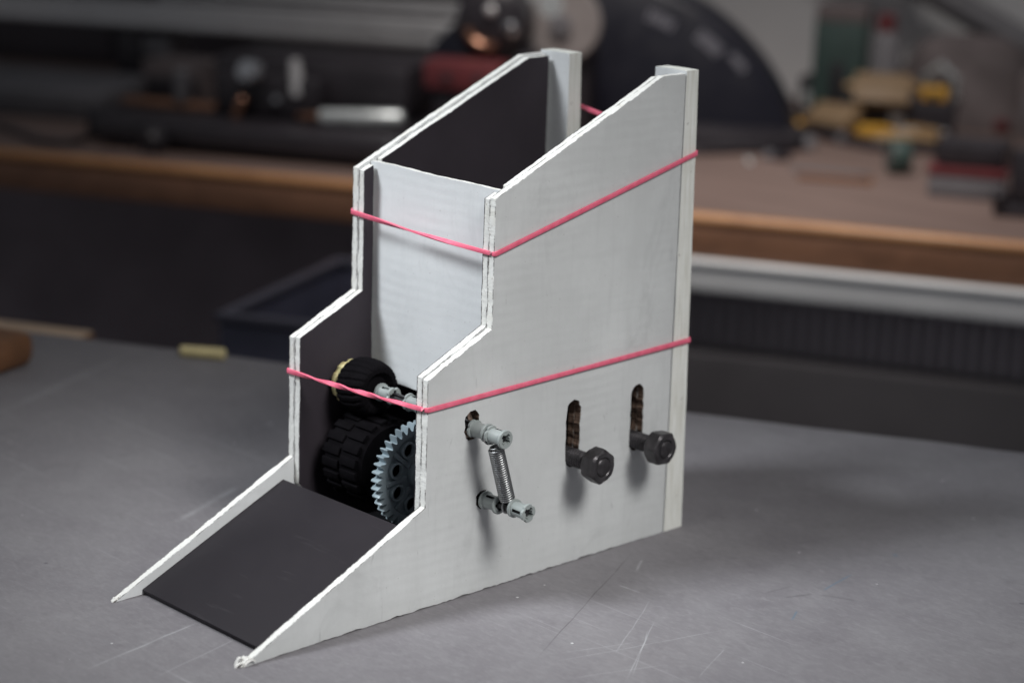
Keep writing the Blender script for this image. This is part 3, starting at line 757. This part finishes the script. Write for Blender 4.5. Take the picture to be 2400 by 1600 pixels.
MB().box(-240, -186, 961.5, 985, 24.3, 55.8, 3).build('riser', MBK, rc, fn=U)
# dark blue round guard with blurred white print
gu = empty('blue_guard', U((-150, 1160, 0)), 'large dark blue round machine guard with white lettering', 'guard')
gc = (-159, 1150, -53); Rg = 193
gn = Vector((.12, -1, .10)).normalized()
mb = MB(); prof = [(0, 20), (0, Rg - 6), (3, Rg - 2), (8, Rg), (60, Rg), (64, Rg - 4)]
def half(q):
    return q
vsn = 72; vs = []; fs = []
axn = Vector((-.10, 1, 0)).normalized(); ex = Vector((1, .10, 0)).normalized()
for (d_, rr) in prof:
    for k_ in range(vsn + 1):
        t0_ = math.asin(53.5 / max(rr, 60)); th = t0_ + (math.pi - 2 * t0_) * k_ / vsn; vs.append(Vector(gc) + axn * d_ + ex * (max(rr, 60) * math.cos(th)) + Vector((0, 0, max(rr, 60) * math.sin(th))))
for i in range(len(prof) - 1):
    for k_ in range(vsn): fs.append([i * (vsn + 1) + k_, i * (vsn + 1) + k_ + 1, (i + 1) * (vsn + 1) + k_ + 1, (i + 1) * (vsn + 1) + k_])
mb.add(vs, fs); mb.build('shell', MBLU, gu, smooth=40, fn=U)
def on_guard(th, rr, off=-1.0):
    return Vector(gc) + axn * off + ex * (rr * math.cos(th)) + Vector((0, 0, rr * math.sin(th)))
for (t0, t1, rr, hh, nlet) in ((57, 48.5, 168, 11, 6), (46, 40, 176, 7, 5), (73, 64, 163, 9, 5)):
    for q in range(nlet):
        a0 = R(t0 + (t1 - t0) * q / nlet); a1 = R(t0 + (t1 - t0) * (q + .62) / nlet)
        vs = [on_guard(a0, rr), on_guard(a1, rr), on_guard(a1, rr + hh), on_guard(a0, rr + hh)]; vs += [v_ + axn * .8 for v_ in vs]
        MB().add(vs, [[0, 1, 2, 3], [7, 6, 5, 4], [0, 4, 5, 1], [1, 5, 6, 2], [2, 6, 7, 3], [3, 7, 4, 0]]).build('letter', MWHT, gu, smooth=0, fn=U)
MB().lathe([(0, 10), (6, 16), (10, 14)], on_guard(R(100), 130, -9), axn, 24).build('hub_cap', MBK, gu, fn=U)
MB().lathe([(0, 60), (3, 66), (12, 64), (14, 58)], (-25, 1165, .3), (0, 0, 1), 40).build('foot', MBK, gu, fn=U)

# things on the right part of the bench
o = empty('white_chalk', U((7, 1060, 0)), 'short white stick lying near the bench edge beside the box', 'stick')
MB().lathe([(0, 1.4), (.6, 2.0), (17, 2.0), (17.5, 1.4)], (11, 1046, 2.2), (-.35, 1, .02), 14).build('shaft', MSLV, o, fn=U)
MB().lathe([(0, 2.05), (5, 2.15)], (9.5, 1050.5, 2.25), (-.35, 1, .02), 14).build('band', MPW, o, fn=U)
o = empty('green_box', U((35, 1310, 0)), 'tall dark green carton with pale top standing by the wall', 'carton')
MB().box(12, 60, 1300, 1340, .3, 97, 1.5).build('carton', MGRN, o, fn=U)
MB().box(12.5, 59.5, 1300.5, 1339.5, 97, 112, 1.5).build('pale_top', MCAN, o, fn=U)
MB().box(30, 42, 1298.8, 1300.3, 8, 60, .3).build('dark_window', MBK, o, fn=U)
o = empty('spray_can', U((82, 1290, 0)), 'grey can with dark red cap beside the green carton', 'can')
MB().lathe([(0, 12), (1, 13.5), (84, 13.5), (92, 9)], (82, 1290, .3), (0, 0, 1), 28).build('can_body', MGRY, o, fn=U)
MB().lathe([(0, 8), (1, 9), (14, 8.5), (16, 6)], (80, 1290, 92.4), (0, 0, 1), 24).build('cap', MRED, o, fn=U)
MB().tube([(88, 1290, 106), (90, 1291, 130), (89, 1292, 160)], 1.6, 8).build('straw', MGRY, o, fn=U)
o = empty('leaning_bar', U((150, 1400, 0)), 'dark bar leaning across the top right against the wall', 'bar')
MB().tube([(-60, 1440, 196), (110, 1420, 117), (330, 1395, 10)], 15, 14).build('tube', MGRY, o, fn=U)
MB().tube([(60, 1437, 146), (74, 1436, 139)], 17, 14).build('collar', MBK, o, fn=U)
o = empty('tool_bag', U((150, 1390, 0)), 'brownish grey canvas bag slumped below the leaning bar', 'bag')
vs = []; fs = []; nu, nv = 28, 14; nzq = smooth_noise(77)
for i in range(nv + 1):
    ph = math.pi / 2 * i / nv
    for k_ in range(nu):
        th = 2 * math.pi * k_ / nu; q = 1 + .06 * nzq(th * 2 + i * .7) + .05 * math.sin(5 * th + i)
        vs.append((150 + 72 * math.cos(th) * math.cos(ph) ** .6 * q, 1370 + 38 * math.sin(th) * math.cos(ph) ** .6 * q, .4 + 86 * math.sin(ph) * (1 - .12 * math.sin(3 * th) * math.cos(ph))))
for i in range(nv):
    for k_ in range(nu): fs.append([i * nu + k_, i * nu + (k_ + 1) % nu, (i + 1) * nu + (k_ + 1) % nu, (i + 1) * nu + k_])
MB().add(vs, fs).build('sack', MCAN, o, smooth=60, fn=U)
MB().tube([(118, 1330, 30), (116, 1322, 50), (128, 1320, 62), (142, 1322, 50), (143, 1330, 30)], 4, 10).build('handle', MSLV, o, fn=U)
def clamp(at_, rz, scale, label, cm):
    o = empty('spring_clamp', U(at_), label, 'clamp', 'yellow clamps on the bench')
    c_, s_ = math.cos(rz), math.sin(rz)
    fn = lambda q: U((at_[0] + (q[0] * c_ - q[1] * s_) * scale, at_[1] + (q[0] * s_ + q[1] * c_) * scale, at_[2] + q[2] * scale))
    MB().tube([(-34, 8, 6), (-10, 5, 10), (8, 2, 9), (30, -5, 6)], [3, 6, 7, 3.5], 10).build('upper_arm', cm, o, fn=fn)
    MB().tube([(-34, -10, 6), (-10, -6, 9), (8, -3, 9), (30, 5, 6)], [3, 6, 7, 3.5], 10).build('lower_arm', cm, o, fn=fn)
    MB().lathe([(0, 4), (1, 6), (12, 6), (13, 4)], (2, 0, .2), (0, 0, 1), 16).build('pivot', MBK, o, fn=fn)
    return o
clamp((52, 1250, 0), .35, .95, 'ochre spring clamp nearest the dark blue guard', MOCH)
clamp((84, 1290, 34), .5, 1.1, 'ochre spring clamp propped on the black case beside the can', MOCH)
clamp((115, 1205, 0), .55, .9, 'yellow spring clamp lying in front of the canvas bag', MOCH)
o = empty('black_case', U((85, 1300, 0)), 'low black case under the propped clamp', 'case')
MB().box(48, 150, 1268, 1285, .3, 33.5, 3).build('case_body', MBK, o, fn=U)
MB().box(92, 104, 1266, 1268.2, 12, 22, .6).build('latch', MALU, o, fn=U)
o = empty('plastic_cap', U((10, 1235, 0)), 'bright yellow round plastic cap at the foot of the blue guard', 'cap')
MB().lathe([(0, 6), (2, 9.5), (12, 9.5), (15, 6)], (12, 1222, .3), (0, 0, 1), 24, lambda th, i: 1 + .05 * math.cos(8 * th)).build('grip', MYL2, o, fn=U)
MB().lathe([(0, 3), (4, 3)], (12, 1222, 15.3), (0, 0, 1), 14).build('stud', MALU, o, fn=U)
o = empty('yellow_marker', U((130, 1300, 36)), 'small yellow block on top of the black case', 'block')
MB().box(118, 142, 1270, 1284, 33.8, 47, 3).build('grip', MYL2, o, fn=U)
MB().box(126, 134, 1268.4, 1270.2, 37, 43, .4).build('slot', MBK, o, fn=U)
o = empty('pry_bar', U((85, 1190, 0)), 'dark bent bar lying in front of the ochre clamps', 'bar')
MB().tube([(24, 1236, 6), (52, 1205, 5), (90, 1180, 5), (122, 1176, 5), (150, 1196, 6)], [5, 5.5, 5, 5, 4], 10).build('shaft', MBK, o, fn=U)
MB().lathe([(0, 6), (8, 6.4)], (60, 1197, 5.6), (.8, -.55, 0), 14).build('sleeve', MGRY, o, fn=U)
o = empty('green_tape_roll', U((132, 1072, 0)), 'dark green tape roll standing near the bench front on the right', 'tape roll')
MB().lathe([(0, 7), (0, 13.5), (1, 14), (15, 14), (16, 13.5), (16, 7), (0, 7)], (122, 1066, 14.2), (.9, .4, 0), 32, cap=False).build('roll', MGRN, o, fn=U)
MB().lathe([(-.3, 5.6), (-.3, 6.9), (16.3, 6.9), (16.3, 5.6), (-.3, 5.6)], (122, 1066, 14.2), (.9, .4, 0), 24, cap=False).build('core', MCAN, o, fn=U)
o = empty('parts_box', U((195, 990, 0)), 'low grey parts box with red strip near the right bench end', 'box')
MB().box(166, 224, 975, 1015, .3, 17, 2).build('tray', MGRY, o, fn=U)
MB().box(165, 225, 974, 1016, 17, 24, 1.5).build('red_strip', MRED, o, fn=U)
MB().box(170, 222, 978, 1013, 24, 44, 4).build('black_lid', MBK, o, fn=U)
o = empty('table_vice', U((236, 930, 0)), 'black clamp standing at the right end of the bench', 'clamp')
MB().box(222, 262, 915, 945, .3, 9, 2).build('base', MBK, o, fn=U)
MB().box(232, 262, 922, 938, 9, 50, 4).build('jaw', MBK, o, fn=U)
MB().lathe([(0, 4), (2, 6), (9, 6), (11, 4)], (226, 918, 9), (0, -.3, 1), 16).build('screw_knob', MBK, o, fn=U)
o = empty('eraser', U((25, 1115, 0)), 'small black eraser lying behind the white stick', 'eraser')
MB().box(14, 36, 1082, 1096, .3, 5, 1.2).build('body', MBK, o, fn=U)
MB().box(13.6, 22, 1081.7, 1096.3, .2, 5.3, .8).build('sleeve', MGRY, o, fn=U)
o = empty('steel_ruler', U((75, 1040, 0)), 'flat grey strip lying on the bench behind the front edge', 'strip')
MB().box(48, 112, 1032, 1048, .3, 1.6, .3).build('blade', MGRY, o, fn=U)
MB().lathe([(0, 2.5), (.6, 2.5)], (107, 1040, 1.6), (0, 0, 1), 14).build('hole', MBK, o, fn=U)
o = empty('grey_case', U((-600, 1050, 0)), 'flat dark grey case at the left end of the bench', 'case')
MB().box(-760, -560, 985, 1120, .3, 26, 4).build('shell', MGRY, o, fn=U)
MB().box(-756, -564, 983.8, 985.2, 11, 13, .3).build('seam', MBK, o, fn=U)

# ------------------------------------------------------------------ more bench clutter, all far out of focus
def cable(pts, r, label, m, plug):
    o = empty('power_cable', U(pts[0]), label, 'cable', 'cables on the bench')
    P = []; n_ = len(pts)
    for i in range(n_ - 1):
        p0, p1, p2, p3 = [Vector(pts[max(0, min(n_ - 1, i + q))]) for q in (-1, 0, 1, 2)]
        for j in range(8):
            t = j / 8; P.append(.5 * ((2 * p1) + (p2 - p0) * t + (2 * p0 - 5 * p1 + 4 * p2 - p3) * t * t + (3 * p1 - p0 - 3 * p2 + p3) * t ** 3))
    P.append(Vector(pts[-1]))
    MB().tube(P, r, 8).build('flex', m, o, smooth=60, fn=U)
    d_ = (P[-1] - P[-2]).normalized()
    MB().lathe([(0, r), (2, r * 2.2), (14, r * 2.4), (16, r * 1.6)], P[-1], d_, 14).build('plug', plug, o, fn=U)
cable([(-560, 1000, 3), (-520, 880, 3), (-545, 860, 3), (-600, 900, 3), (-660, 930, 3)], 3, 'black cable curling left of the bench machine', MBK, MBK)
cable([(-130, 1130, 4), (-70, 1075, 4), (-20, 1092, 4), (-2, 1130, 4), (30, 1150, 4)], 3.4, 'black cable looping at the foot of the blue guard', MBK, MGRY)
cable([(160, 1260, 4), (176, 1200, 4), (150, 1150, 4), (190, 1110, 4), (236, 1120, 4)], 3.2, 'dark cable snaking in front of the canvas bag', MBK, MRED)
def driver(p, rz, label, hm, lh=42, ls=48, rr=6.5):
    o = empty('screwdriver', U((p[0], p[1], 0)), label, 'screwdriver', 'screwdrivers on the bench')
    ax = (math.cos(rz), math.sin(rz), .02)
    MB().lathe([(0, rr * .5), (2, rr), (lh * .7, rr * .9), (lh, rr * .6)], p, ax, 18, lambda th, i: 1 + .06 * math.cos(6 * th)).build('handle', hm, o, fn=U)
    e_ = [p[i] + Vector(ax).normalized()[i] * lh for i in range(3)]
    MB().lathe([(0, 2.2), (ls * .9, 2.2), (ls, 1.2)], e_, ax, 12).build('shaft', MALU, o, fn=U)
driver((60, 1232, 7), .3, 'amber handled screwdriver lying before the front clamp', MYL2)
driver((140, 1240, 7), 2.5, 'ochre handled screwdriver lying before the canvas bag', MOCH)
driver((190, 1330, 7), 2.2, 'red handled screwdriver lying right of the canvas bag', MRED)
def carton(b, label, m, m2, cat='carton'):
    o = empty('small_carton', U(((b[0] + b[1]) / 2, b[2], b[4])), label, cat, 'cartons on the bench')
    MB().box(*b, 1.2).build('box', m, o, fn=U)
    MB().box(b[0] + 4, b[1] - 4, b[2] - .8, b[2] + .1, b[4] + (b[5] - b[4]) * .3, b[4] + (b[5] - b[4]) * .7, .2).build('sticker', m2, o, fn=U)
carton((205, 262, 1290, 1350, .3, 62), 'dark brown carton at the right end behind the parts box', MCAN, MGRY)
carton((172, 214, 1120, 1160, .3, 22), 'flat dark carton behind the red striped parts box', MBK, MGRY)
carton((-5, 20, 1330, 1370, .3, 40), 'small dark carton left of the green carton', MBK, MSLV)
carton((-640, -585, 1160, 1210, .3, 58), 'dark carton standing under the silver rail at left', MGRY, MBK)
carton((-560, -500, 1060, 1110, .3, 48), 'brown carton under the rail left of the bench machine', MCAN, MBK)
o = empty('wood_offcut', U((100, 900, 0)), 'thin dark wood offcut lying flat near the bench front', 'offcut')
MB().box(60, 118, 1000, 1014, .3, 4, .5, 0).build('strip', MW3, o, fn=U)
MB().box(118, 119, 1000.4, 1013.6, .5, 3.8, .1).build('end_grain', MW2, o, fn=U)
MOC2 = wood('ochre_offcut_wood', (.20, .135, .075), (.29, .195, .11), .6)
def tilted_block(c, size, rz, rx, label):
    o = empty('wooden_offcut', U((c[0], c[1], 0)), label, 'offcut', 'wooden offcuts among the clamps')
    Mx = Matrix.Translation(Vector(c)) @ Matrix.Rotation(rz, 4, 'Z') @ Matrix.Rotation(rx, 4, 'X')
    fn = lambda q: U(Mx @ Vector(q))
    a_, b_, h_ = size
    MB().box(-a_, a_, -b_, b_, -h_, h_, 1.2).build('block', MOC2, o, fn=fn)
    MB().box(a_, a_ + .6, -b_ + .6, b_ - .6, -h_ + .6, h_ - .6, .1).build('end_grain', MOCH, o, fn=fn)
tilted_block((84, 1262, 42), (25, 16, 5), .12, .8, 'ochre wooden offcut leaning high against the can')
tilted_block((46, 1232, 19), (23, 15, 5), -.45, .5, 'ochre wooden offcut leaning low behind the yellow cap')
